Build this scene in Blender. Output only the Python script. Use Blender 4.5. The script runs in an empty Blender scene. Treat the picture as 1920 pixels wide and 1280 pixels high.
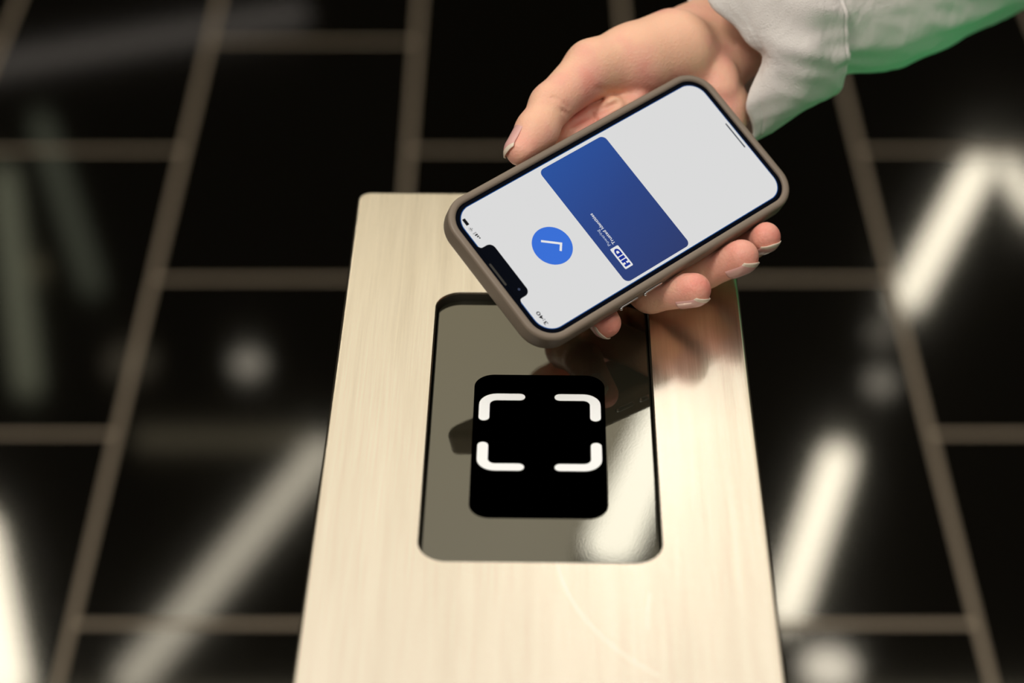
import bpy, bmesh, math, random
import numpy as np
from mathutils import Vector, Matrix, noise

sc = bpy.context.scene
col = sc.collection

# ------------------------------------------------------------------ camera
CAM_H = 1.484
FPX = 4069.0
TH = math.atan(2961 / FPX)                      # pitch below the horizon
cam_d = bpy.data.cameras.new('camera')
cam = bpy.data.objects.new('camera', cam_d); col.objects.link(cam)
cam.location = (0, 0, CAM_H)
cam.rotation_euler = (math.pi / 2 - TH, 0, 0)
cam_d.sensor_width = 36; cam_d.lens = FPX / 1920 * 36
cam_d.clip_start = .02; cam_d.clip_end = 60
cam_d.dof.use_dof = True
cam_d.dof.focus_distance = .925
cam_d.dof.aperture_fstop = 4.8
sc.camera = cam

# ------------------------------------------------------------------ world, exposure
w = bpy.data.worlds.new('world'); sc.world = w; w.use_nodes = True
w.node_tree.nodes['Background'].inputs[0].default_value = (.012, .010, .007, 1)
w.node_tree.nodes['Background'].inputs[1].default_value = .3
vs = sc.view_settings
vs.view_transform = 'Standard'; vs.look = 'None'; vs.gamma = 1; vs.exposure = 0; vs.use_curve_mapping = False

def lamp(name, kind, loc, energy, color, size=.1, target=None, spot=None):
    d = bpy.data.lights.new(name, kind); d.energy = energy; d.color = color
    if kind == 'AREA': d.size = size
    else: d.shadow_soft_size = size
    if spot: d.spot_size = spot; d.spot_blend = .6
    o = bpy.data.objects.new(name, d); col.objects.link(o); o.location = loc
    if target is not None:
        o.rotation_euler = (Vector(target) - Vector(loc)).to_track_quat('-Z', 'Y').to_euler()
    return o

# warm key light added for the hand, behind the photographer's left shoulder, and the green pass lamp behind the gate
lamp('hand_key_light', 'SPOT', (-.75, .0, 2.9), 74, (1, .91, .80), .22, (.06, .85, 1.0), math.radians(30))
lamp('green_pass_light', 'SPOT', (.46, .74, .60), 2.3, (.04, 1, .28), .09, (.210, .92, .985), math.radians(31))

# ------------------------------------------------------------------ helpers
def tag(o, label=None, cat=None, group=None, kind=None):
    if label: o['label'] = label
    if cat: o['category'] = cat
    if group: o['group'] = group
    if kind: o['kind'] = kind
    return o

def empty(name, loc=(0, 0, 0), rotz=0):
    o = bpy.data.objects.new(name, None); col.objects.link(o)
    o.location = loc; o.rotation_euler = (0, 0, rotz); o.empty_display_size = .05
    return o

def link(name, me, mats, parent=None, smooth=False):
    o = bpy.data.objects.new(name, me); col.objects.link(o)
    for m in (mats if isinstance(mats, (list, tuple)) else [mats]): me.materials.append(m)
    if smooth:
        for p in me.polygons: p.use_smooth = True
    if parent: o.parent = parent
    return o

def mesh(verts, faces, midx=None):
    me = bpy.data.meshes.new('mesh')
    me.from_pydata([tuple(v) for v in verts], [], [tuple(f) for f in faces])
    if midx is not None:
        for p, i in zip(me.polygons, midx): p.material_index = i
    me.validate(); me.update()
    return me

def rr(hx, hy, r, seg=10, cx=0, cy=0):
    """rounded rectangle outline, counter-clockwise"""
    r = min(r, hx, hy)
    pts = []
    for (sx, sy, a0) in ((1, 1, 0), (-1, 1, 90), (-1, -1, 180), (1, -1, 270)):
        for i in range(seg + 1):
            a = math.radians(a0 + 90 * i / seg)
            pts.append((cx + sx * (hx - r) + r * math.cos(a), cy + sy * (hy - r) + r * math.sin(a)))
    return pts

def loft(rings, cap0=False, cap1=False, mats=None):
    """rings: list of equal-length closed point lists (3D)"""
    n = len(rings[0]); V = [p for r in rings for p in r]; F = []; M = []
    for k in range(len(rings) - 1):
        for i in range(n):
            j = (i + 1) % n
            F.append((k * n + i, k * n + j, (k + 1) * n + j, (k + 1) * n + i)); M.append(mats[k] if mats else 0)
    if cap0: F.append(tuple(range(n - 1, -1, -1))); M.append(mats[0] if mats else 0)
    if cap1: F.append(tuple((len(rings) - 1) * n + i for i in range(n))); M.append(mats[-1] if mats else 0)
    return mesh(V, F, M)

def at_z(pts, z): return [(x, y, z) for x, y in pts]

def slab(hx, hy, r, z0, z1, bev=0, seg=10, cx=0, cy=0):
    """rounded-rectangle slab with a small rounded top edge"""
    rings = [at_z(rr(hx, hy, r, seg, cx, cy), z0)]
    if bev:
        for i in range(5):
            a = math.pi / 2 * i / 4
            d = bev * (1 - math.cos(a))
            rings.append(at_z(rr(hx - d, hy - d, max(r - d, 1e-4), seg, cx, cy), z1 - bev + bev * math.sin(a)))
    else: rings.append(at_z(rr(hx, hy, r, seg, cx, cy), z1))
    return loft(rings, True, True)

def poly(pts, z0, z1):
    return loft([at_z(pts, z0), at_z(pts, z1)], True, True)

# ------------------------------------------------------------------ materials
def mat(name, base=(.8, .8, .8), rough=.5, metal=0, ior=1.45, spec=.5, emit=None, estr=0, aniso=0, sss=0):
    m = bpy.data.materials.new(name); m.use_nodes = True
    b = m.node_tree.nodes['Principled BSDF']
    b.inputs['Base Color'].default_value = (*base, 1)
    b.inputs['Roughness'].default_value = rough
    b.inputs['Metallic'].default_value = metal
    b.inputs['IOR'].default_value = ior
    b.inputs['Specular IOR Level'].default_value = spec
    b.inputs['Anisotropic'].default_value = aniso
    if emit:
        b.inputs['Emission Color'].default_value = (*emit, 1); b.inputs['Emission Strength'].default_value = estr
    if sss:
        b.inputs['Subsurface Weight'].default_value = sss
    return m

class NT:
    def __init__(s, m): s.t = m.node_tree; s.b = s.t.nodes['Principled BSDF']
    def n(s, kind, **kw):
        nd = s.t.nodes.new(kind)
        for k, v in kw.items():
            if k.startswith('i_'): nd.inputs[k[2:].replace('_', ' ')].default_value = v
            else: setattr(nd, k, v)
        return nd
    def l(s, a, b): s.t.links.new(a, b)
    def math(s, op, a, b=None, clamp=False):
        nd = s.t.nodes.new('ShaderNodeMath'); nd.operation = op; nd.use_clamp = clamp
        for i, v in enumerate((a, b)):
            if v is None: continue
            if isinstance(v, (int, float)): nd.inputs[i].default_value = v
            else: s.l(v, nd.inputs[i])
        return nd.outputs[0]
    def coords(s, scale=(1, 1, 1), rot=(0, 0, 0), loc=(0, 0, 0), out='Object'):
        tc = s.n('ShaderNodeTexCoord'); mp = s.n('ShaderNodeMapping')
        mp.inputs['Scale'].default_value = scale; mp.inputs['Rotation'].default_value = rot; mp.inputs['Location'].default_value = loc
        s.l(tc.outputs[out], mp.inputs['Vector']); return mp.outputs[0]
    def ramp(s, fac, stops):
        r = s.n('ShaderNodeValToRGB'); s.l(fac, r.inputs[0]); e = r.color_ramp.elements
        e[0].position, e[0].color = stops[0][0], (*stops[0][1], 1)
        e[1].position, e[1].color = stops[-1][0], (*stops[-1][1], 1)
        for p, c in stops[1:-1]:
            x = e.new(p); x.color = (*c, 1)
        return r.outputs[0]
    def bump(s, h, strength, dist):
        b = s.n('ShaderNodeBump'); b.inputs['Strength'].default_value = strength; b.inputs['Distance'].default_value = dist
        s.l(h, b.inputs['Height']); s.l(b.outputs[0], s.b.inputs['Normal']); return b

# polished black tiles with pale joints
m_floor = mat('polished_black_tile', (.004, .0035, .003), .06, ior=1.8)
t = NT(m_floor)
v = t.coords(loc=(-1.566, .434, 0), rot=(0, 0, 0), out='Object')
sx = t.n('ShaderNodeSeparateXYZ'); tc = t.n('ShaderNodeTexCoord'); t.l(tc.outputs['Object'], sx.inputs[0])
cx = t.n('ShaderNodeCombineXYZ')
t.l(t.math('ADD', sx.outputs[1], 6.321 - 1.566), cx.inputs[0]); t.l(t.math('ADD', sx.outputs[0], .2975 * 20 + .434), cx.inputs[1])
br = t.n('ShaderNodeTexBrick'); t.l(cx.outputs[0], br.inputs['Vector'])
br.offset = .5; br.offset_frequency = 2; br.squash = 1
br.inputs['Scale'].default_value = 1; br.inputs['Brick Width'].default_value = .602; br.inputs['Row Height'].default_value = .2975
br.inputs['Mortar Size'].default_value = .0042; br.inputs['Mortar Smooth'].default_value = .1
br.inputs['Color1'].default_value = (.004, .0035, .0025, 1); br.inputs['Color2'].default_value = (.005, .0045, .0035, 1)
br.inputs['Mortar'].default_value = (.30, .25, .19, 1)
t.l(br.outputs['Color'], t.b.inputs['Base Color'])
t.l(t.math('ADD', t.math('MULTIPLY', br.outputs['Fac'], .5), .06), t.b.inputs['Roughness'])
t.l(t.math('SUBTRACT', .5, t.math('MULTIPLY', br.outputs['Fac'], .45)), t.b.inputs['Specular IOR Level'])
BRICK = br

# brushed warm steel
m_steel = mat('brushed_steel', (.80, .745, .64), .2, 1)
t = NT(m_steel)
n1 = t.n('ShaderNodeTexNoise', i_Scale=1.0, i_Detail=4.0); t.l(t.coords((1400, 26, 200)), n1.inputs['Vector'])
n2 = t.n('ShaderNodeTexNoise', i_Scale=1.0, i_Detail=3.0); t.l(t.coords((300, 500, 100)), n2.inputs['Vector'])
n3 = t.n('ShaderNodeTexNoise', i_Scale=14.0, i_Detail=3.0); t.l(t.coords(), n3.inputs['Vector'])
n4 = t.n('ShaderNodeTexNoise', i_Scale=1.0, i_Detail=2.0); t.l(t.coords((220, 5, 20)), n4.inputs['Vector'])
# curved hairline scratches in front of the reader window
def scratch(px, py, r, a0, a1, wd):
    c = t.coords(loc=(-px, -py, 0)); s_ = t.n('ShaderNodeSeparateXYZ'); t.l(c, s_.inputs[0])
    rad = t.math('SQRT', t.math('ADD', t.math('MULTIPLY', s_.outputs[0], s_.outputs[0]), t.math('MULTIPLY', s_.outputs[1], s_.outputs[1])))
    near = t.math('LESS_THAN', t.math('ABSOLUTE', t.math('SUBTRACT', rad, r)), wd)
    ang = t.math('ARCTAN2', s_.outputs[1], s_.outputs[0])
    return t.math('MULTIPLY', near, t.math('MULTIPLY', t.math('GREATER_THAN', ang, a0), t.math('LESS_THAN', ang, a1)))
SCR = [scratch(.0955, -.078, .090, math.radians(-172), math.radians(-125), .00022),
       scratch(.160, -.128, .120, math.radians(170), math.radians(179.9), .00015)]
scr = t.math('MAXIMUM', *SCR)
mx = t.n('ShaderNodeMix', data_type='RGBA'); t.l(t.math('MULTIPLY', scr, .7), mx.inputs[0])
cr = t.ramp(t.math('ADD', t.math('MULTIPLY', n1.outputs[0], .5), t.math('MULTIPLY', n4.outputs[0], .5)), [(.3, (.71, .64, .53)), (.7, (.85, .785, .67))])
t.l(cr, mx.inputs[6]); mx.inputs[7].default_value = (1, .97, .9, 1)
t.l(mx.outputs[2], t.b.inputs['Base Color'])
rg = t.math('ADD', t.math('MULTIPLY', n1.outputs[0], .08), t.math('ADD', .17, t.math('MULTIPLY', n3.outputs[0], .07)))
t.l(rg, t.b.inputs['Roughness'])
t.bump(t.math('ADD', t.math('MULTIPLY', n1.outputs[0], .7), t.math('MULTIPLY', n2.outputs[0], .35)), .28, .0001)

m_dark = mat('dark_trim_and_recess_shade', (.026, .024, .018), .35)  # dark lamp frames; also stands in for the dark reflection on the recess wall
m_glass = mat('tinted_reader_glass', (.012, .012, .008), .03, ior=2.1)
t = NT(m_glass)
t.b.inputs['Specular Tint'].default_value = (1, .96, .78, 1)
n1 = t.n('ShaderNodeTexNoise', i_Scale=900.0, i_Detail=2.0); t.l(t.coords(), n1.inputs['Vector']); t.bump(n1.outputs[0], .05, .00005)
m_label = mat('matt_black_label', (0, 0, 0), .9, spec=0)
m_white = mat('white_print', (.93, .97, 1.0), .6, spec=.1)

m_case = mat('taupe_silicone', (.215, .175, .138), .42, spec=.45)
t = NT(m_case)
n1 = t.n('ShaderNodeTexNoise', i_Scale=2500.0, i_Detail=2.0); t.l(t.coords(), n1.inputs['Vector']); t.bump(n1.outputs[0], .15, .00005)
m_frame = mat('phone_dark_frame', (.01, .012, .016), .25, .3)
m_front = mat('phone_black_glass', (.001, .002, .006), .12, ior=1.2, spec=.1)
m_button = mat('polished_steel_button', (.75, .76, .78), .18, 1)
def emis(name, c, s=1.0):
    m = mat(name, (0, 0, 0), 1, spec=0, emit=c, estr=s); return m
m_screen = emis('lit_screen_grey', (.708, .708, .708))
m_rim = emis('screen_edge_blue', (.012, .07, .25))
m_circle = emis('lit_blue_badge', (.044, .162, .680))
m_tick = emis('lit_white_tick', (.80, .80, .80))
m_ink = emis('screen_black_ink', (.008, .008, .009))
m_inkg = emis('screen_grey_ink', (.35, .35, .35))
m_bar = emis('screen_slate_ink', (.035, .045, .06))
m_logoblue = emis('logo_blue', (.012, .032, .30))
m_logowhite = emis('logo_white', (.78, .78, .78))
m_cardtxt = emis('card_pale_text', (.50, .56, .68))
m_card = emis('lit_card_blue', (.03, .08, .32))
t = NT(m_card)
s_ = t.n('ShaderNodeSeparateXYZ'); t.l(t.coords(), s_.inputs[0])
g = t.math('ADD', t.math('MULTIPLY', s_.outputs[1], 14.0), t.math('MULTIPLY', s_.outputs[0], -5.0))
g = t.math('ADD', g, .48, True)
t.l(t.ramp(g, [(0, (.0300, .0480, .160)), (.5, (.0280, .0610, .235)), (1, (.0270, .0860, .345))]), t.b.inputs['Emission Color'])

m_skin = mat('skin', (.72, .42, .29), .42, spec=.4, sss=.25)
t = NT(m_skin)
t.b.inputs['Subsurface Radius'].default_value = (1, .35, .2); t.b.inputs['Subsurface Scale'].default_value = .004
at = t.n('ShaderNodeAttribute', attribute_name='flush')
n1 = t.n('ShaderNodeTexNoise', i_Scale=70.0, i_Detail=4.0); t.l(t.coords(), n1.inputs['Vector'])
n2 = t.n('ShaderNodeTexNoise', i_Scale=22.0, i_Detail=3.0); t.l(t.coords(), n2.inputs['Vector'])
fac = t.math('ADD', t.math('MULTIPLY', at.outputs['Fac'], .62), t.math('MULTIPLY', t.math('SUBTRACT', t.math('ADD', n1.outputs[0], n2.outputs[0]), 1.0), 1.5), True)
t.l(t.ramp(fac, [(0, (.90, .54, .38)), (.42, (.87, .44, .345)), (1, (.80, .27, .22))]), t.b.inputs['Base Color'])
n3 = t.n('ShaderNodeTexNoise', i_Scale=900.0, i_Detail=3.0); t.l(t.coords(), n3.inputs['Vector'])
n4 = t.n('ShaderNodeTexVoronoi', i_Scale=700.0); t.l(t.coords(), n4.inputs['Vector'])
t.bump(t.math('ADD', n3.outputs[0], t.math('MULTIPLY', n4.outputs[0], .5)), .4, .0005)
m_nail = mat('fingernail', (.82, .46, .42), .14, spec=.5, sss=.1)
m_nailtip = mat('fingernail_free_edge', (.80, .70, .58), .3)

m_cloth = mat('pale_shirt_cloth', (.80, .78, .76), .75, spec=.15)
t = NT(m_cloth)
t.b.inputs['Sheen Weight'].default_value = .15
n1 = t.n('ShaderNodeTexNoise', i_Scale=1.0, i_Detail=3.0); t.l(t.coords((1800, 1800, 1800)), n1.inputs['Vector'])
n2 = t.n('ShaderNodeTexNoise', i_Scale=26.0, i_Detail=3.0, i_Distortion=1.2); t.l(t.coords(), n2.inputs['Vector'])
t.bump(t.math('ADD', t.math('MULTIPLY', n1.outputs[0], .15), n2.outputs[0]), .6, .006)

m_ceil = mat('dark_ceiling', (.012, .011, .009), .9, spec=0)
m_wall = mat('warm_grey_wall', (.40, .35, .28), .8, spec=.1)

# ------------------------------------------------------------------ the hall
def box_mesh(x0, x1, y0, y1, z0, z1):
    V = [(x, y, z) for z in (z0, z1) for y in (y0, y1) for x in (x0, x1)]
    return mesh(V, [(0, 2, 3, 1), (4, 5, 7, 6), (0, 1, 5, 4), (2, 6, 7, 3), (0, 4, 6, 2), (1, 3, 7, 5)])
tag(link('floor', box_mesh(-5, 5, -3, 11, -.1, 0), m_floor), kind='structure')
tag(link('ceiling', box_mesh(-5, 5, -3, 11, 3.1, 3.2), m_ceil), kind='structure')
tag(link('wall_back', box_mesh(-5, 5, 11, 11.1, 0, 3.1), m_wall), kind='structure')
tag(link('wall_left', box_mesh(-5.1, -5, -3, 11, 0, 3.1), m_wall), kind='structure')
tag(link('wall_right', box_mesh(5, 5.1, -3, 11, 0, 3.1), m_wall), kind='structure')
tag(link('wall_front', box_mesh(-5, 5, -3.1, -3, 0, 3.1), m_wall), kind='structure')

# luminous ceiling field above the gates (backlit fabric, far edge made brighter and yellower for its reflection in the steel)
m_lum = mat('backlit_ceiling_fabric', (.6, .58, .5), .9, spec=0, emit=(1, .90, .72), estr=1)
t = NT(m_lum)
s_ = t.n('ShaderNodeSeparateXYZ'); t.l(t.coords(), s_.inputs[0])
yy = t.math('SUBTRACT', 4.48 - 1.4, s_.outputs[1])                     # metres in from the far edge
edge = t.math('MULTIPLY', t.math('SUBTRACT', 1, t.math('DIVIDE', yy, .40), True), .45)  # extra glow added at the far edge to keep the steel's far end bright
t.l(t.math('ADD', t.math('ADD', .98, t.math('MULTIPLY', t.math('DIVIDE', yy, 1.9, True), .14)), edge), t.b.inputs['Emission Strength'])
t.l(t.ramp(t.math('DIVIDE', yy, 1.9), [(0, (1, .875, .62)), (.35, (1, .895, .68)), (1, (1.04, .965, .86))]), t.b.inputs['Emission Color'])
lum = empty('luminous_ceiling_panel', (0, 1.4, 3.1))
tag(lum, 'wide backlit ceiling panel glowing warm above the turnstile', 'ceiling light')
link('diffuser', slab(2.2, 3.08, .1, -.05, -.01, .01, cy=0), m_lum, lum)
fr = loft([at_z(rr(2.2, 3.08, .1), -.01), at_z(rr(2.24, 3.12, .12), -.01), at_z(rr(2.24, 3.12, .12), -.06), at_z(rr(2.205, 3.085, .1), -.06), at_z(rr(2.205, 3.085, .1), -.01)])
link('frame', fr, m_dark, lum)
# linear lamps
def bar_lamp(p, q, wd, strength, label, color=(1, .90, .70), z=3.0, group=None, name='linear_ceiling_lamp'):
    p, q = Vector(p), Vector(q); d = q - p; L = d.length
    e = empty(name, ((p.x + q.x) / 2, (p.y + q.y) / 2, z), math.atan2(d.y, d.x))
    tag(e, label, 'ceiling light', group)
    me = mat('lamp_glow', (.6, .6, .55), .8, spec=0, emit=color, estr=strength)
    link('diffuser', slab(L / 2, wd / 2, wd / 2.05, -.02, -.004, .003), me, e)
    link('housing', slab(L / 2 + .012, wd / 2 + .012, wd / 2, -.004, .098, 0), m_dark, e)
    return e
bar_lamp((1.86, 7.36), (1.40, 6.36), .10, 11.0, 'bright linear ceiling lamp leaning right, left limb of the angled pair')
bar_lamp((1.94, 7.36), (2.02, 6.95), .09, 9.0, 'bright linear ceiling lamp, right limb of the angled pair')
bar_lamp((1.08, 5.55), (.80, 4.72), .10, 13.0, 'bright linear ceiling lamp mirrored beside the lower right of the turnstile')
bar_lamp((-1.70, 5.20), (-1.44, 4.40), .14, 14.0, 'brightest linear ceiling lamp mirrored at the bottom left of the floor')
bar_lamp((-.60, 5.58), (-1.12, 4.44), .10, 4.4, 'dimmer linear ceiling lamp mirrored left of the turnstile')
bar_lamp((-1.25, 5.60), (-.66, 5.60), .07, .5, 'faint cross lamp joining the dimmer lamp left of the turnstile', (1, .85, .55))
bar_lamp((-2.0, 7.30), (-1.64, 5.85), .09, .75, 'faint linear ceiling lamp nearest the left edge', (.9, .92, .62))
bar_lamp((-1.93, 7.7), (-1.51, 6.45), .08, .35, 'very faint linear ceiling lamp, second from the left edge', (.85, .92, .65))
bar_lamp((-2.3, 8.1), (-.9, 8.62), .14, .5, 'faint wide ceiling lamp farthest away at the back', (.95, .85, .75))
bar_lamp((.345, 3.42), (.165, 2.86), .095, 7.0, 'bright short linear lamp below the luminous panel mirrored in the reader glass', (1, .97, .92), z=2.95)

def round_lamp(x, y, r, strength, label, color=(1, .9, .72)):
    e = empty('recessed_downlight', (x, y, 3.0)); tag(e, label, 'ceiling light')
    n = 40
    ring = lambda rad, z: [(rad * math.cos(2 * math.pi * i / n), rad * math.sin(2 * math.pi * i / n), z) for i in range(n)]
    me = mat('downlight_glow', (.6, .6, .55), .8, spec=0, emit=color, estr=strength)
    link('lens', loft([ring(r, -.002), ring(r * .98, -.008), ring(r * .8, -.012)], True, True), me, e, True)
    link('trim_ring', loft([ring(r, -.008), ring(r * 1.15, -.010), ring(r * 1.2, -.002), ring(r * 1.2, .098), ring(r, .098)], True, True), m_dark, e, True)
round_lamp(-.91, 6.02, .055, 3.2, 'round downlight mirrored as a pale spot left of the turnstile')
round_lamp(1.26, 5.91, .05, 3.0, 'round downlight mirrored as a pale spot right of the turnstile')
round_lamp(1.30, 6.20, .05, 1.3, 'dim round downlight just beyond the right pale spot')
round_lamp(.92, 4.54, .08, 9, 'round downlight mirrored at the bottom edge right of the turnstile')
round_lamp(-1.32, 6.03, .09, .35, 'faint round downlight mirrored far left', (1, .85, .6))
round_lamp(-1.76, 6.60, .06, .45, 'smallest faint round downlight near the left edge', (1, .85, .5))

# ------------------------------------------------------------------ turnstile with the reader
HC = .548; KS = HC / .56
ZT = CAM_H - HC
gate = empty('turnstile', (.0122 * KS, .716 * KS, 0), -.0155); gate.scale = (KS, KS, 1)
tag(gate, 'brushed steel turnstile cabinet with a glass reader window in its top', 'turnstile')
HX, Y0, Y1 = .0892, -.80, .176
hy = (Y1 - Y0) / 2; cy = (Y1 + Y0) / 2
WX, WY, WR = .0473, .0905, .0112
S = 14
inner = rr(WX, WY, WR, S)
def outer(d, z): return at_z(rr(HX - d, hy - d, max(.0065 - d, .0005), S, 0, cy), z)
rings = [at_z(inner, ZT - .009), at_z(inner, ZT - .0006), at_z(rr(WX + .0005, WY + .0005, WR + .0005, S), ZT), at_z(rr(WX + .0015, WY + .0015, WR + .0015, S), ZT)]
mt = [1, 0, 0]  # recess wall coloured dark in place of what the steel would mirror
BV = .0016
rings.append(outer(BV + .001, ZT)); mt.append(0)
rings.append(outer(BV, ZT)); mt.append(0)
for i in range(1, 7):
    a = math.pi / 2 * i / 6
    rings.append(outer(BV * (1 - math.sin(a)), ZT - BV * (1 - math.cos(a)))); mt.append(0)
rings.append(outer(0, .0)); mt.append(0)
me = loft(rings, mats=mt)
body = link('cabinet', me, [m_steel, m_dark], gate)
for p in me.polygons: p.use_smooth = True
me.set_sharp_from_angle(angle=math.radians(50)) if hasattr(me, 'set_sharp_from_angle') else None
gl = link('reader_glass', slab(WX - .0005, WY - .0005, WR - .0005, ZT - .012, ZT - .0036, .0008, S), m_glass, gate)
gl['label'] = 'grey tinted glass sunk in the cabinet top'
# printed label and its corner brackets
lx, ly = -.0008, -.0135
lb = link('scan_label', slab(.0279, .0472, .0085, 0, .0002, 0, 12), m_label, gl)
lb.location = (lx, ly, ZT - .0036); lb['label'] = 'black rounded label'
def bracket(sx_, sy_):
    o, wdt, arm, ro = .02575, .0045, .0195, .0075
    P = []
    def arc(c, r, a0, a1, n=8): return [(c[0] + r * math.cos(math.radians(a0 + (a1 - a0) * i / n)), c[1] + r * math.sin(math.radians(a0 + (a1 - a0) * i / n))) for i in range(n + 1)]
    P += arc((o - ro, o - ro), ro, 0, 90)                                     # outer corner
    P += arc((o - arm + wdt / 2, o - wdt / 2), wdt / 2, 90, 270)              # end of the cross arm
    ri = ro - wdt
    P += arc((o - ro, o - ro), ri, 90, 0)
    P += arc((o - wdt / 2, o - arm + .001 + wdt / 2), wdt / 2, 180, 360)
    P = [(x * sx_, y * sy_) for x, y in P]
    if sx_ * sy_ < 0: P.reverse()
    return P
for sx_ in (-1, 1):
    for sy_ in (-1, 1):
        b = link('corner_bracket', poly(bracket(sx_, sy_), 0, .00015), m_white, gl)
        b.location = (lx + .0002, ly + .0078, ZT - .0036 + .0002)
        b['label'] = 'white corner bracket'

# ------------------------------------------------------------------ smartphone
PR = Matrix(((0.75711103, -0.59545348, 0.26873414), (0.64664517, 0.62456675, -0.43791142), (0.09291347, 0.5053232, 0.85791349)))
PT = Vector((0.04776114, 0.78681519, 0.98514981))
PM = Matrix.Translation(PT) @ PR.to_4x4()
phone = empty('smartphone'); phone.matrix_world = PM
tag(phone, 'smartphone in a taupe case with a light grey screen, held over the reader', 'phone')
mm = .001
# local: +x towards the phone's foot, +y towards its right-hand side, +z out of the screen
CXh, CYh, CR = .0757, .0378, .0135
rg_ = []
def cring(d, z): rg_.append(at_z(rr(CXh - d, CYh - d, CR - d, 16), z))
rb = .0036
for i in range(7):
    a = math.pi / 2 * i / 6; cring(rb * (1 - math.sin(a)), -.0100 + rb * (1 - math.cos(a)))
rt = .0016
for i in range(7):
    a = math.pi / 2 * i / 6; cring(rt * (1 - math.cos(a)), .0011 - rt + rt * math.sin(a))
for d, z in ((.0024, .0011), (.0030, .0009), (.0034, .0003), (.0035, -.0007), (.0022, -.0009), (.0022, -.0088)): cring(d, z)
case = link('phone_case', loft(rg_, True, True), m_case, phone, True)
case['label'] = 'taupe rubber case with raised rim'
link('phone_body', loft([at_z(rr(.0731, .0354, .0114, 16), -.0086), at_z(rr(.0733, .0356, .0115, 16), -.0080), at_z(rr(.0733, .0356, .0115, 16), -.0014), at_z(rr(.0731, .0354, .0113, 16), -.0009), at_z(rr(.0726, .0349, .0110, 16), -.0003), at_z(rr(.0715, .0338, .0105, 16), 0)], True, True), m_front, phone, True)
rim = slab(.07020, .03260, .0083, 0, .00004, 0, 16)
link('screen_edge', rim, m_rim, phone)
scr_o = link('screen', slab(.06985, .03225, .0080, .00004, .00008, 0, 16), m_screen, phone)
scr_o['label'] = 'light grey lit screen with a blue pass card'
Z1 = .00008
def ui(name, me, m, lab=None):
    o = link(name, me, m, scr_o)
    if lab: o['label'] = lab
    return o
ui('pass_card', slab(.01875, .0309, .0026, Z1, Z1 + .00003, 0, 8, -.0053, -.0002), m_card, 'blue pass card graphic')
n = 64
ui('check_badge', poly([(-.0414 + .0090 * math.cos(2 * math.pi * i / n), -.0008 + .0090 * math.sin(2 * math.pi * i / n)) for i in range(n)], Z1, Z1 + .00003), m_circle, 'round blue badge')
def strip(p, q, wd, z0, z1):
    p, q = Vector(p), Vector(q); d = (q - p).normalized(); s = Vector((-d.y, d.x)) * wd / 2
    return poly([tuple(p + s), tuple(p - s), tuple(q - s), tuple(q + s)], z0, z1)
def joined(parts):
    V = []; F = []
    for me in parts:
        b = len(V); V += [v.co[:] for v in me.vertices]; F += [tuple(i + b for i in p.vertices) for p in me.polygons]
    return mesh(V, F)
a_, b_, c_ = Vector((-.0444, .0034)), Vector((-.0374, -.0019)), Vector((-.0398, -.0046))
ui('check_mark', joined([strip(a_, b_ + (b_ - a_).normalized() * .0005, .0010, Z1 + .00003, Z1 + .00006), strip(b_ + (b_ - c_).normalized() * .0005, c_, .0010, Z1 + .000031, Z1 + .000061)]), m_tick, 'white check mark')
ui('home_bar', slab(.00033, .0070, .0003, Z1, Z1 + .00003, 0, 4, .0682, .00075), m_bar, 'thin dark home bar')
# notch
nt = []
xs0 = -.0704
def arc2(c, r, a0, a1, n=8): return [(c[0] + r * math.cos(math.radians(a0 + (a1 - a0) * i / n)), c[1] + r * math.sin(math.radians(a0 + (a1 - a0) * i / n))) for i in range(n + 1)]
nt += [(xs0, -.0152)] + arc2((-.0683, -.0147), .0015, 180, 90, 1)[:0]
nt += arc2((-.0698 + .0013, -.0149), .0013, 180, 90)[0:8]
nt += arc2((-.0647 - .0028 + .0010, -.0108), .0028, -90, 0)
nt += arc2((-.0647 - .0028 + .0010, .0108), .0028, 0, 90)
nt += arc2((-.0698 + .0013, .0149), .0013, 270, 180)[0:8]
nt += [(xs0, .0152)]
ui('notch', poly(nt, Z1, Z1 + .00003), m_front, 'black notch')
ui('earpiece', slab(.0005, .0058, .0005, Z1 + .00003, Z1 + .0001, 0, 6, -.0707, .0002), mat('earpiece_mesh', (.02, .018, .015), .5), 'thin earpiece slot')
ui('front_camera', poly([(-.0670 + .0006 * math.cos(2 * math.pi * i / 20), -.0098 + .0006 * math.sin(2 * math.pi * i / 20)) for i in range(20)], Z1 + .00003, Z1 + .00008), mat('camera_lens', (.004, .02, .08), .1))
# status icons on the right-hand ear
ui('battery_icon', slab(.00075, .00165, .0002, Z1, Z1 + .00003, 0, 3, -.0675, .0268), m_ink)
sg = [strip((-.0668, y), (-.0668 - h, y), .00062, Z1, Z1 + .00003) for y, h in ((.0176, .0006), (.0184, .0010))]
ui('signal_icon', joined([strip((-.0665, y), (-.0665 - h, y), .0006, Z1, Z1 + .00003) for y, h in ((.0178, .0006), (.01875, .0010), (.0197, .0014))]), m_ink)
ui('signal_icon', strip((-.0665, .0207), (-.0683, .0207), .0005, Z1, Z1 + .00003), m_inkg)
wf = []
for r0, r1 in ((0, .0004), (.0008, .0011)):
    pa = [(-.0667 - r1 * math.cos(math.radians(a)), .0229 + r1 * math.sin(math.radians(a))) for a in range(-45, 46, 9)]
    pb = [(-.0667 - r0 * math.cos(math.radians(a)), .0229 + r0 * math.sin(math.radians(a))) for a in range(45, -46, -9)]
    wf.append(poly(pa + pb, Z1, Z1 + .00003))
ui('wireless_icon', joined(wf), m_ink)
pa = [(-.0667 - .0017 * math.cos(math.radians(a)), .0229 + .0017 * math.sin(math.radians(a))) for a in range(-45, 46, 9)]
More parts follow.
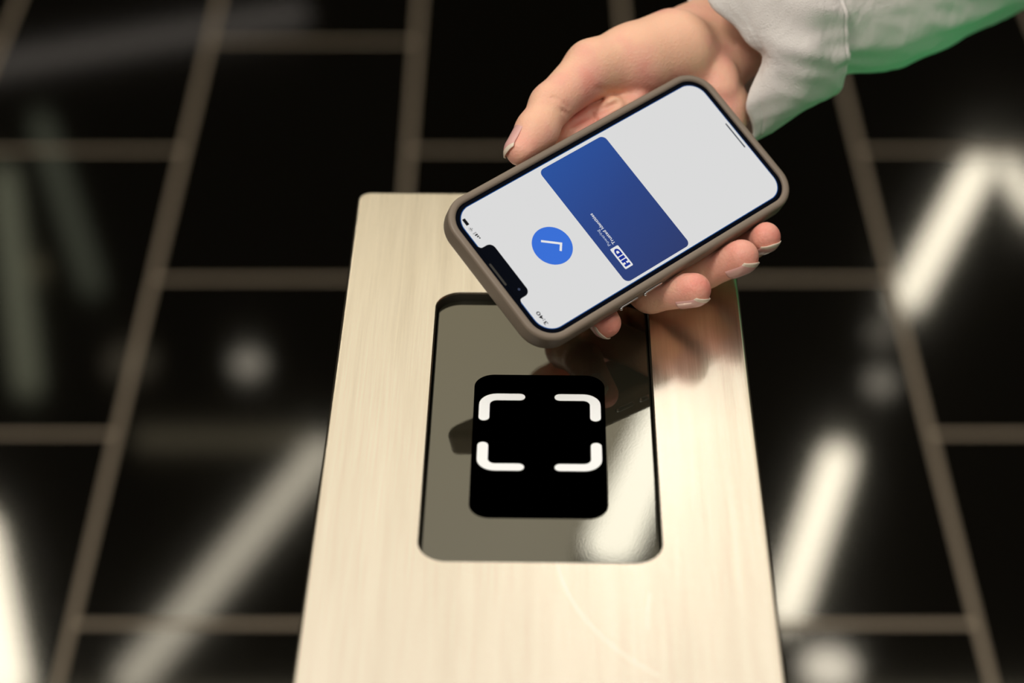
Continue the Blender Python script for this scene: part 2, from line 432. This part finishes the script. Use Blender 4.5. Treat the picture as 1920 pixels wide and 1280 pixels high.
pb = [(-.0667 - .0015 * math.cos(math.radians(a)), .0229 + .0015 * math.sin(math.radians(a))) for a in range(45, -46, -9)]
ui('wireless_icon', poly(pa + pb, Z1, Z1 + .00003), m_inkg)

def text(name, body, width, height, x, y, m, z, bold=0, name_parent=None):
    """words read along +y with their tops towards -x; x, y = baseline start"""
    cu = bpy.data.curves.new('t', 'FONT'); cu.body = body; cu.size = 1; cu.offset = bold; cu.resolution_u = 3
    ob = bpy.data.objects.new('t', cu); col.objects.link(ob)
    bpy.context.view_layer.update()
    me = bpy.data.meshes.new_from_object(ob.evaluated_get(bpy.context.evaluated_depsgraph_get()))
    bpy.data.objects.remove(ob)
    xs = [v.co.x for v in me.vertices]; x0, x1 = min(xs), max(xs); k = width / (x1 - x0)
    hcap = .72
    for v in me.vertices:
        X, Y = (v.co.x - x0) * k, v.co.y * height / hcap
        v.co = (x - Y, y + X, z)
    return ui(name, me, m)
text('clock_text', '3:40', .0068, .00175, -.0659, -.0287, m_ink, Z1 + .00003, .012)
text('card_text', 'Powering', .0085, .00150, -.0184, -.0134, m_cardtxt, Z1 + .00005)
text('card_text', 'Trusted Identities', .0166, .00155, -.0160, -.0138, m_logowhite, Z1 + .00005, .012)
# logo: white rounded plate, three blue letters drawn as blocks
ui('logo_plate', slab(.00225, .00545, .0005, Z1 + .00003, Z1 + .00005, 0, 4, -.0180, -.0204), m_logowhite, 'white logo plate')
def blk(u0, u1, v0, v1):      # u along reading direction, v upward
    ox, oy = -.0180, -.0204
    return poly([(ox - v0, oy + u0), (ox - v0, oy + u1), (ox - v1, oy + u1), (ox - v1, oy + u0)], Z1 + .00005, Z1 + .00007)
U = .00112
L_ = [blk(-4.1 * U, -3.1 * U, -1.3 * U, 1.3 * U), blk(-2.3 * U, -1.2 * U, -1.3 * U, 1.3 * U), blk(-3.2 * U, -2.2 * U, -.28 * U, .28 * U),
      blk(-.8 * U, .4 * U, -1.3 * U, 1.3 * U), blk(.8 * U, 1.9 * U, -1.3 * U, 1.3 * U)]
oa = [(2.3 + 1.7 * math.cos(math.radians(a)), 1.3 * math.sin(math.radians(a))) for a in range(-90, 91, 12)]
ia = [(2.3 + .75 * math.cos(math.radians(a)), .62 * math.sin(math.radians(a))) for a in range(90, -91, -12)]
V = [(-.0180 - v * U, -.0204 + u * U, Z1 + .00006) for u, v in oa + ia]
nn = len(oa)
F = [(i, i + 1, 2 * nn - 2 - i, 2 * nn - 1 - i) for i in range(nn - 1)]
L_.append(mesh(V, F))
L_.append(blk(1.9 * U, 2.35 * U, .62 * U, 1.3 * U)); L_.append(blk(1.9 * U, 2.35 * U, -1.3 * U, -.62 * U))
ui('logo_letters', joined(L_), m_logoblue, 'blue block letters HID')
# volume buttons on the left-hand side of the phone
for x0 in (-.0318, -.0180):
    b = link('volume_button', slab(.0052, .0010, .0009, 0, .0007, .0003, 8), m_button, phone, True)
    b.matrix_local = Matrix.Translation((x0 + .0053, -.0378, -.0040)) @ Matrix.Rotation(math.radians(90), 4, 'X')
    bmn = bmesh.new(); bmesh.ops.create_uvsphere(bmn, u_segments=16, v_segments=10, radius=.00085); mb = bpy.data.meshes.new('m'); bmn.to_mesh(mb); bmn.free()
    k = link('button_tip', mb, m_button, b, True); k.location = (-.0050, .0, .0006)

# ------------------------------------------------------------------ hand (one continuous surface grown from blended bones)
P = {}
def bone(a, b, ra, rb_): return (np.array(a, float), np.array(b, float), float(ra), float(rb_))
E_AX = Vector((.80, .52, .20)).normalized()
eL = np.array(PR.transposed() @ E_AX)
Wr = np.array((101., 50., -27.))
side = np.cross(eL, np.array((.093, .505, .858))); side /= np.linalg.norm(side)
palm = [
    bone(Wr + side * 8 + np.array((0, 0, -9)), (62, 2, -31), 14, 11), bone(Wr + side * 4, (38, 7, -33), 17, 11.5),
    bone(Wr - side * 4, (22, 21, -31), 17, 12), bone(Wr - side * 9, (13, 36, -28), 16, 11.5),
    bone((88, 22, -24), (66, 8, -27), 15, 13),
    bone(Wr + side * 5, Wr + side * 7 + eL * 130, 16, 24), bone(Wr - side * 9, Wr - side * 9 + eL * 130, 18, 25),
]
def unp(px, py, n_):
    """point of the phone-local frame at height n_ (mm) seen at a place of the frame"""
    v_ = Vector(((px - 960) / FPX, (py - 640) / FPX, 1))
    dw = Vector((v_.x, math.cos(TH) * v_.z - math.sin(TH) * v_.y, -math.sin(TH) * v_.z - math.cos(TH) * v_.y))
    dl = PR.transposed() @ dw; ol = PR.transposed() @ (Vector((0, 0, CAM_H)) - PT) * 1000
    s = (n_ - ol.z) / dl.z
    return np.array(ol + dl * s)
T0, T1, T2 = unp(1262, 96, -12), unp(1188, 116, -9), unp(1112, 128, -6)
T3, T4, T5 = unp(1034, 196, -5), unp(1006, 246, -4), unp(977, 283, -3.5)
thumb = [
    bone(T0, T1, 19.5, 17.0), bone(T1, T2, 17.0, 12.6),
    bone(T2, T3, 12.4, 9.2), bone(T3, T4, 9.0, 8.9), bone(T4, T5, 8.9, 6.7),
]
web = [bone(unp(1072, 262, -20), unp(1130, 214, -20), 9, 9), bone(unp(1128, 226, -15), unp(1150, 202, -10), 6.5, 5.5), bone(unp(1140, 222, -16), unp(1190, 190, -12), 7, 7)]
heel = [bone(unp(1342, 148, -15), unp(1350, 172, -14), 9.5, 8.5), bone(unp(1332, 118, -19), unp(1342, 148, -15), 9, 9.5)]
fingers = {
    'index': [bone((13, 36, -28), (-16, 6, -29), 11, 8.8), bone((-16, 6, -29), (-27, -19, -26), 8.8, 8), bone((-27, -19, -26), (-36, -38.2, -13), 8, 6.4)],
    'middle': [bone((22, 21, -31), (-6, -11, -31), 11, 9), bone((-6, -11, -31), (-4.5, -35.5, -21), 9, 8.3), bone((-4.5, -35.5, -21), (3.2, -48.0, -4), 8.3, 7.2)],
    'ring': [bone((38, 7, -33), (18, -24, -32), 11, 9), bone((18, -24, -32), (25, -39, -21), 9, 8.3), bone((25, -39, -21), (32.2, -46.8, -3), 8.4, 7.5)],
    'pinky': [bone((62, 2, -31), (48, -26, -30), 10, 8), bone((48, -26, -30), (53, -39.5, -20), 8, 7.3), bone((53, -39.5, -20), (48.6, -45.0, -3), 7.3, 6.6)],
}
RES = .95
lo = np.array((-52., -66., -66.)); hi = np.array((215., 150., 26.))
dims = np.ceil((hi - lo) / RES).astype(int)
BIG = 25.0
ax = [lo[i] + RES * np.arange(dims[i]) for i in range(3)]
def blank(): return np.full(dims, BIG, np.float32)
def sdf(b, fld, k, marg=14.0):
    a, c, ra, rc = b
    r = max(ra, rc) + marg
    mn = np.minimum(a, c) - r; mxx = np.maximum(a, c) + r
    i0 = np.clip(((mn - lo) / RES).astype(int), 0, dims); i1 = np.clip(((mxx - lo) / RES).astype(int) + 1, 0, dims)
    if (i1 <= i0).any(): return
    X = ax[0][i0[0]:i1[0], None, None]; Y = ax[1][None, i0[1]:i1[1], None]; Z = ax[2][None, None, i0[2]:i1[2]]
    d = c - a; L2 = float(d @ d)
    tt = np.clip(((X - a[0]) * d[0] + (Y - a[1]) * d[1] + (Z - a[2]) * d[2]) / L2, 0, 1)
    ds = np.sqrt((X - a[0] - tt * d[0]) ** 2 + (Y - a[1] - tt * d[1]) ** 2 + (Z - a[2] - tt * d[2]) ** 2) - (ra + (rc - ra) * tt)
    s = fld[i0[0]:i1[0], i0[1]:i1[1], i0[2]:i1[2]]
    h = np.maximum(k - np.abs(s - ds), 0) / k
    s[...] = np.minimum(s, ds) - h * h * k * .25
def smin(a, b, k):
    h = np.maximum(k - np.abs(a - b), 0) / k
    return np.minimum(a, b) - h * h * k * .25
fp = blank()
for b in palm: sdf(b, fp, 9)
ft = blank()
for b in thumb: sdf(b, ft, 4)
fp = smin(fp, ft, 9)
ff = blank()
for nm, ch in fingers.items():
    f1 = blank()
    for b in ch: sdf(b, f1, 3)
    ff = smin(ff, f1, .8)
F_ = smin(fp, ff, 5)
fw = blank()
for b in web: sdf(b, fw, 1.2)
F_ = smin(F_, fw, 1.4)
fw = blank()
for b in heel: sdf(b, fw, 6)
F_ = smin(F_, fw, 1.8)
# the flesh stops at the phone case
X = ax[0][:, None, None]; Y = ax[1][None, :, None]; Z = ax[2][None, None, :]
qx = np.abs(X) - (75.9 - 13.5); qy = np.abs(Y) - (38.0 - 13.5)
d2 = np.sqrt(np.maximum(qx, 0) ** 2 + np.maximum(qy, 0) ** 2) + np.minimum(np.maximum(qx, qy), 0) - 13.5
dz = np.abs(Z + 4.45) - 5.75
rr_ = 1.6
dcase = np.minimum(np.maximum(d2 + rr_, dz + rr_), 0) + np.sqrt(np.maximum(d2 + rr_, 0) ** 2 + np.maximum(dz + rr_, 0) ** 2) - rr_
cut = .15 - dcase
h = np.maximum(2.0 - np.abs(F_ - cut), 0) / 2.0
F_ = np.maximum(F_, cut) + h * h * .5
F_ = np.maximum(F_, (.15 - dcase))
# skin folds
def groove(pts, r, k=1.6):
    global F_
    g_ = blank()
    for a, b in zip(pts[:-1], pts[1:]): sdf(bone(a, b, r, r), g_, .5, 6)
    cutg = -g_
    h = np.maximum(k - np.abs(F_ - cutg), 0) / k
    F_ = np.maximum(F_, cutg) + h * h * k * .25
GROOVES = []
def on_skin(px, py):
    for n_ in np.arange(22, -60, -.4):
        p = unp(px, py, n_); i = np.round((p - lo) / RES).astype(int)
        if (i < 0).any() or (i >= dims).any(): continue
        if F_[tuple(i)] < 0: return p
    return None
for pts, r0 in (([(1070, 234), (1090, 223), (1112, 213), (1136, 203), (1160, 192)], 1.2), ([(1112, 216), (1119, 230), (1126, 240)], .7),
                ([(1034, 182), (1052, 190), (1066, 202)], .4), ([(1052, 205), (1066, 216)], .6),
                ([(1330, 50), (1352, 72), (1380, 84)], .4),
                ([(1120, 165), (1150, 175), (1185, 178)], .5), ([(1290, 480), (1300, 488)], .6)):
    P3 = [on_skin(*q) for q in pts]; P3 = [q for q in P3 if q is not None]
    if len(P3) > 1: groove(P3, r0)

# surface nets
def surface_nets(Fd):
    ins = Fd < 0
    c = np.zeros(tuple(np.array(Fd.shape) - 1), np.uint8)
    sl = [slice(0, -1), slice(1, None)]
    for i in (0, 1):
        for j in (0, 1):
            for k in (0, 1): c += ins[sl[i], sl[j], sl[k]]
    act = (c > 0) & (c < 8)
    idx = np.argwhere(act); vid = np.full(act.shape, -1, np.int64); vid[tuple(idx.T)] = np.arange(len(idx))
    acc = np.zeros((len(idx), 3)); cnt = np.zeros(len(idx))
    cor = [(i, j, k) for i in (0, 1) for j in (0, 1) for k in (0, 1)]
    for a in range(8):
        for b in range(a + 1, 8):
            A, B = np.array(cor[a]), np.array(cor[b])
            if np.abs(A - B).sum() != 1: continue
            fa = Fd[tuple((idx + A).T)]; fb = Fd[tuple((idx + B).T)]
            m = (fa < 0) != (fb < 0)
            tt = np.where(m, fa / np.where(m, fa - fb, 1), 0)
            acc += np.where(m[:, None], A + tt[:, None] * (B - A), 0); cnt += m
    V = (idx + acc / cnt[:, None]) * RES + lo
    faces = []
    for axn in range(3):
        A = [slice(None)] * 3; B = [slice(None)] * 3; A[axn] = slice(0, -1); B[axn] = slice(1, None)
        sg1 = ins[tuple(A)] & ~ins[tuple(B)]; sg2 = ~ins[tuple(A)] & ins[tuple(B)]
        u, v_ = (axn + 1) % 3, (axn + 2) % 3
        for sgn, flip in ((sg1, False), (sg2, True)):
            e = np.argwhere(sgn); ok = (e[:, u] > 0) & (e[:, v_] > 0) & (e[:, u] < act.shape[u]) & (e[:, v_] < act.shape[v_]); e = e[ok]
            du = np.zeros(3, int); du[u] = 1; dv = np.zeros(3, int); dv[v_] = 1
            q = [vid[tuple((e - du - dv).T)], vid[tuple((e - dv).T)], vid[tuple(e.T)], vid[tuple((e - du).T)]]
            if flip: q = q[::-1]
            faces.append(np.stack(q, 1))
    Q = np.concatenate(faces); Q = Q[(Q >= 0).all(1)]
    return V, Q
HV, HQ = surface_nets(F_)
# light smoothing
nb = [np.zeros_like(HV), np.zeros(len(HV))]
ed = np.concatenate([HQ[:, [0, 1]], HQ[:, [1, 2]], HQ[:, [2, 3]], HQ[:, [3, 0]]])
for _ in range(2):
    s_a = np.zeros_like(HV); cn = np.zeros(len(HV))
    for i, j in ((0, 1), (1, 0)):
        np.add.at(s_a, ed[:, i], HV[ed[:, j]]); np.add.at(cn, ed[:, i], 1)
    HV = HV * .5 + .5 * s_a / cn[:, None]
me = mesh(HV * mm, HQ)
# ruddy skin near finger ends, knuckle folds and the ball of the thumb
fl = np.zeros(len(HV))
for c, r, s in (((3, -48, -4), 20, 1), ((32, -47, -3), 20, 1), ((49, -45, -3), 18, 1), ((-36, -38, -13), 20, 1), ((-25, 44, -3), 14, .5), ((6, 52, -2), 9, .55),
                ((24, 52, 2), 14, .6), ((50, 48, 2), 18, .6), ((14, 42, -18), 18, 1), ((-8, 42, -2), 10, .5), ((85, 25, -8), 16, .6)):
    fl = np.maximum(fl, s * np.exp(-((HV - np.array(c)) ** 2).sum(1) / (r * r)))
at_ = me.attributes.new('flush', 'FLOAT', 'POINT'); at_.data.foreach_set('value', fl.astype(np.float32))

person = empty('person', tuple(PM @ Vector(Wr * mm)))
tag(person, 'right hand and forearm in a pale shirt sleeve, gripping the taupe cased phone', 'person')
bpy.context.view_layer.update()
pinv = person.matrix_world.inverted()
def under(o, M=None):
    o.parent = person; o.matrix_local = pinv @ (M if M is not None else Matrix.Identity(4))
hand = link('hand', me, m_skin, None, True); under(hand, PM)
hand['label'] = 'bare hand with palm up, thumb along the upper phone edge'

def nail(a, b, ra, r, N, back=5.0, over=1.2, wk=.80):
    a, b, N = np.array(a, float), np.array(b, float), np.array(N, float)
    d = b - a; L = np.linalg.norm(d); d /= L
    N = N - d * (N @ d); N /= np.linalg.norm(N); B = np.cross(d, N)
    nv, nu = 16, 13; Vv = []; Fq = []; Mi = []
    s0, s1 = -back, .82 * r + over
    for iv in range(nv + 1):
        v_ = iv / nv
        for iu in range(nu + 1):
            u_ = 2 * iu / nu - 1
            wv = r * wk * (1 - .10 * v_)
            se = s1 - (u_ * u_) * 2.6; sb = s0 + (u_ ** 4) * 1.0
            s = sb + (se - sb) * v_
            rs = r + max(-s, 0) / L * (ra - r)
            hgt = math.sqrt(max(rs * rs - (u_ * wv) ** 2, .01)) + .12 - .50 * r * max(s / r, 0) ** 2 - .06 * r * (u_ * u_)
            if v_ == 0: hgt -= .6
            Vv.append(b + d * s + B * (u_ * wv) + N * hgt)
    for iv in range(nv):
        for iu in range(nu):
            k = iv * (nu + 1) + iu
            Fq.append((k, k + 1, k + nu + 2, k + nu + 1)); Mi.append(1 if iv >= nv - 2 else 0)
    me = mesh(np.array(Vv) * mm, Fq, Mi)
    o = link('fingernail', me, [m_nail, m_nailtip], None, True)
    so = o.modifiers.new('thick', 'SOLIDIFY'); so.thickness = .00035; so.offset = 0
    under(o, PM); return o
iu_ = np.array(PR.transposed() @ Vector((0, math.sin(TH), math.cos(TH))))       # image-up in the phone frame
rt_ = np.array(PR.transposed() @ Vector((1, 0, 0)))
cd_ = np.array((-.53, -.226, .82))                                             # towards the viewer
tp = thumb[-1]; nail(tp[0], tp[1], tp[2] + .3, 7.3, -.85 * rt_ + .36 * iu_ + .16 * cd_, 10, .8, .80)
for nm, dn in (('middle', -.93 * iu_ + .33 * rt_ + .18 * cd_), ('ring', -.88 * iu_ + .45 * rt_ + .28 * cd_), ('pinky', -.97 * iu_ + .3 * rt_), ('index', -.8 * iu_ - .55 * rt_)):
    c = fingers[nm][-1]; nail(c[0], c[1], c[2] + .2, c[3] + .15, dn, 7.5, .6)

# ------------------------------------------------------------------ shirt sleeve
def cam_pt(px, py, z):
    v_ = Vector(((px - 960) / FPX, (py - 640) / FPX, 1)) * z
    return Vector((v_.x, math.cos(TH) * v_.z - math.sin(TH) * v_.y, CAM_H - math.sin(TH) * v_.z - math.cos(TH) * v_.y))
def sleeve(rows, nring, seed, amp, name, m, hem=None, ridge=()):
    N = 120; rings = []
    rows = [(cam_pt(*u, z), cam_pt(*l, z), dd) for u, l, z, dd in rows]
    K = len(rows) - 1
    for i in range(nring + 1):
        x = i / nring * K; k = min(int(x), K - 1); f_ = x - k
        def cr_(q):
            p0, p1, p2, p3 = (rows[max(k - 1, 0)][q], rows[k][q], rows[k + 1][q], rows[min(k + 2, K)][q])
            return .5 * ((2 * p1) + (p2 - p0) * f_ + (2 * p0 - 5 * p1 + 4 * p2 - p3) * f_ ** 2 + (3 * p1 - p0 - 3 * p2 + p3) * f_ ** 3)
        U_, L_2, dd = cr_(0), cr_(1), cr_(2)
        C_ = (U_ + L_2) / 2; a = (U_ - L_2) / 2; b = a.cross(E_AX).normalized() * dd
        ring = []
        for j in range(N):
            ph = 2 * math.pi * j / N
            e = a * math.cos(ph) + b * math.sin(ph); p = C_ + e
            q = p * 34 + Vector((seed, 0, 0))
            # folds run slantwise round the arm
            al = E_AX.dot(p); uu = Vector((al * 16 + seed, ph * 1.5 + al * 9, seed * .7))
            n_a = noise.noise(uu); n_b = noise.noise(uu * 1.9 + Vector((3, 9, 1)))
            fold = noise.noise(q * .45) * .7 + .75 * (.35 - abs(n_a) * 1.8) + .4 * (.3 - abs(n_b) * 1.6)
            w_ = amp * (1.0 if hem is None else (.35 + .65 * min(1, i / hem)))
            off = fold * w_
            for rpos, rw, rh in ridge: off += rh * math.exp(-((i / nring - rpos) / rw) ** 2)
            p = p + e.normalized() * off
            if hem is not None:
                fr_ = (1 - math.cos(ph)) / 2; dk = math.exp(-(i / 9) ** 2)
                p = p + E_AX * dk * (.0085 * math.exp(-((fr_ - .70) / .07) ** 2) - .004 * math.exp(-((fr_ - .84) / .06) ** 2) + .003 * noise.noise(Vector((ph * 2, 5, 0))) - .015 * max(0, -math.sin(ph)) * math.exp(-((fr_ - .40) / .13) ** 2))
            ring.append(p)
        rings.append(ring)
    me = loft(rings)
    o = link(name, me, m, None, True)
    so = o.modifiers.new('thick', 'SOLIDIFY'); so.thickness = .0009; so.offset = -1
    under(o); return o
cuffo = sleeve([((1294, -178), (1402, 272), 1.0, .023), ((1336, -160), (1440, 246), .998, .029), ((1410, -108), (1484, 222), 1.0, .032), ((1452, -125), (1522, 205), 1.008, .033), ((1480, -140), (1556, 188), 1.015, .033)],
       60, 3.1, .0056, 'cuff', m_cloth, 30, ((.03, .02, .0006), (.12, .012, -.0006), (.93, .012, -.0007)))
cuffo['label'] = 'loose shirt cuff hanging open at the wrist'
slo = sleeve([((1465, -150), (1536, 150), 1.012, .030), ((1490, -165), (1572, 142), 1.02, .033), ((1560, -190), (1640, 128), 1.035, .036), ((1640, -215), (1712, 106), 1.05, .038), ((1720, -240), (1785, 74), 1.07, .040),
        ((1800, -265), (1856, 36), 1.09, .041), ((1880, -300), (1930, 10), 1.11, .043), ((1990, -340), (2040, -40), 1.14, .045), ((2120, -390), (2170, -90), 1.18, .047)],
       110, 7.7, .0050, 'shirt_sleeve', m_cloth)
slo['label'] = 'pale crumpled shirt sleeve with green light on it'
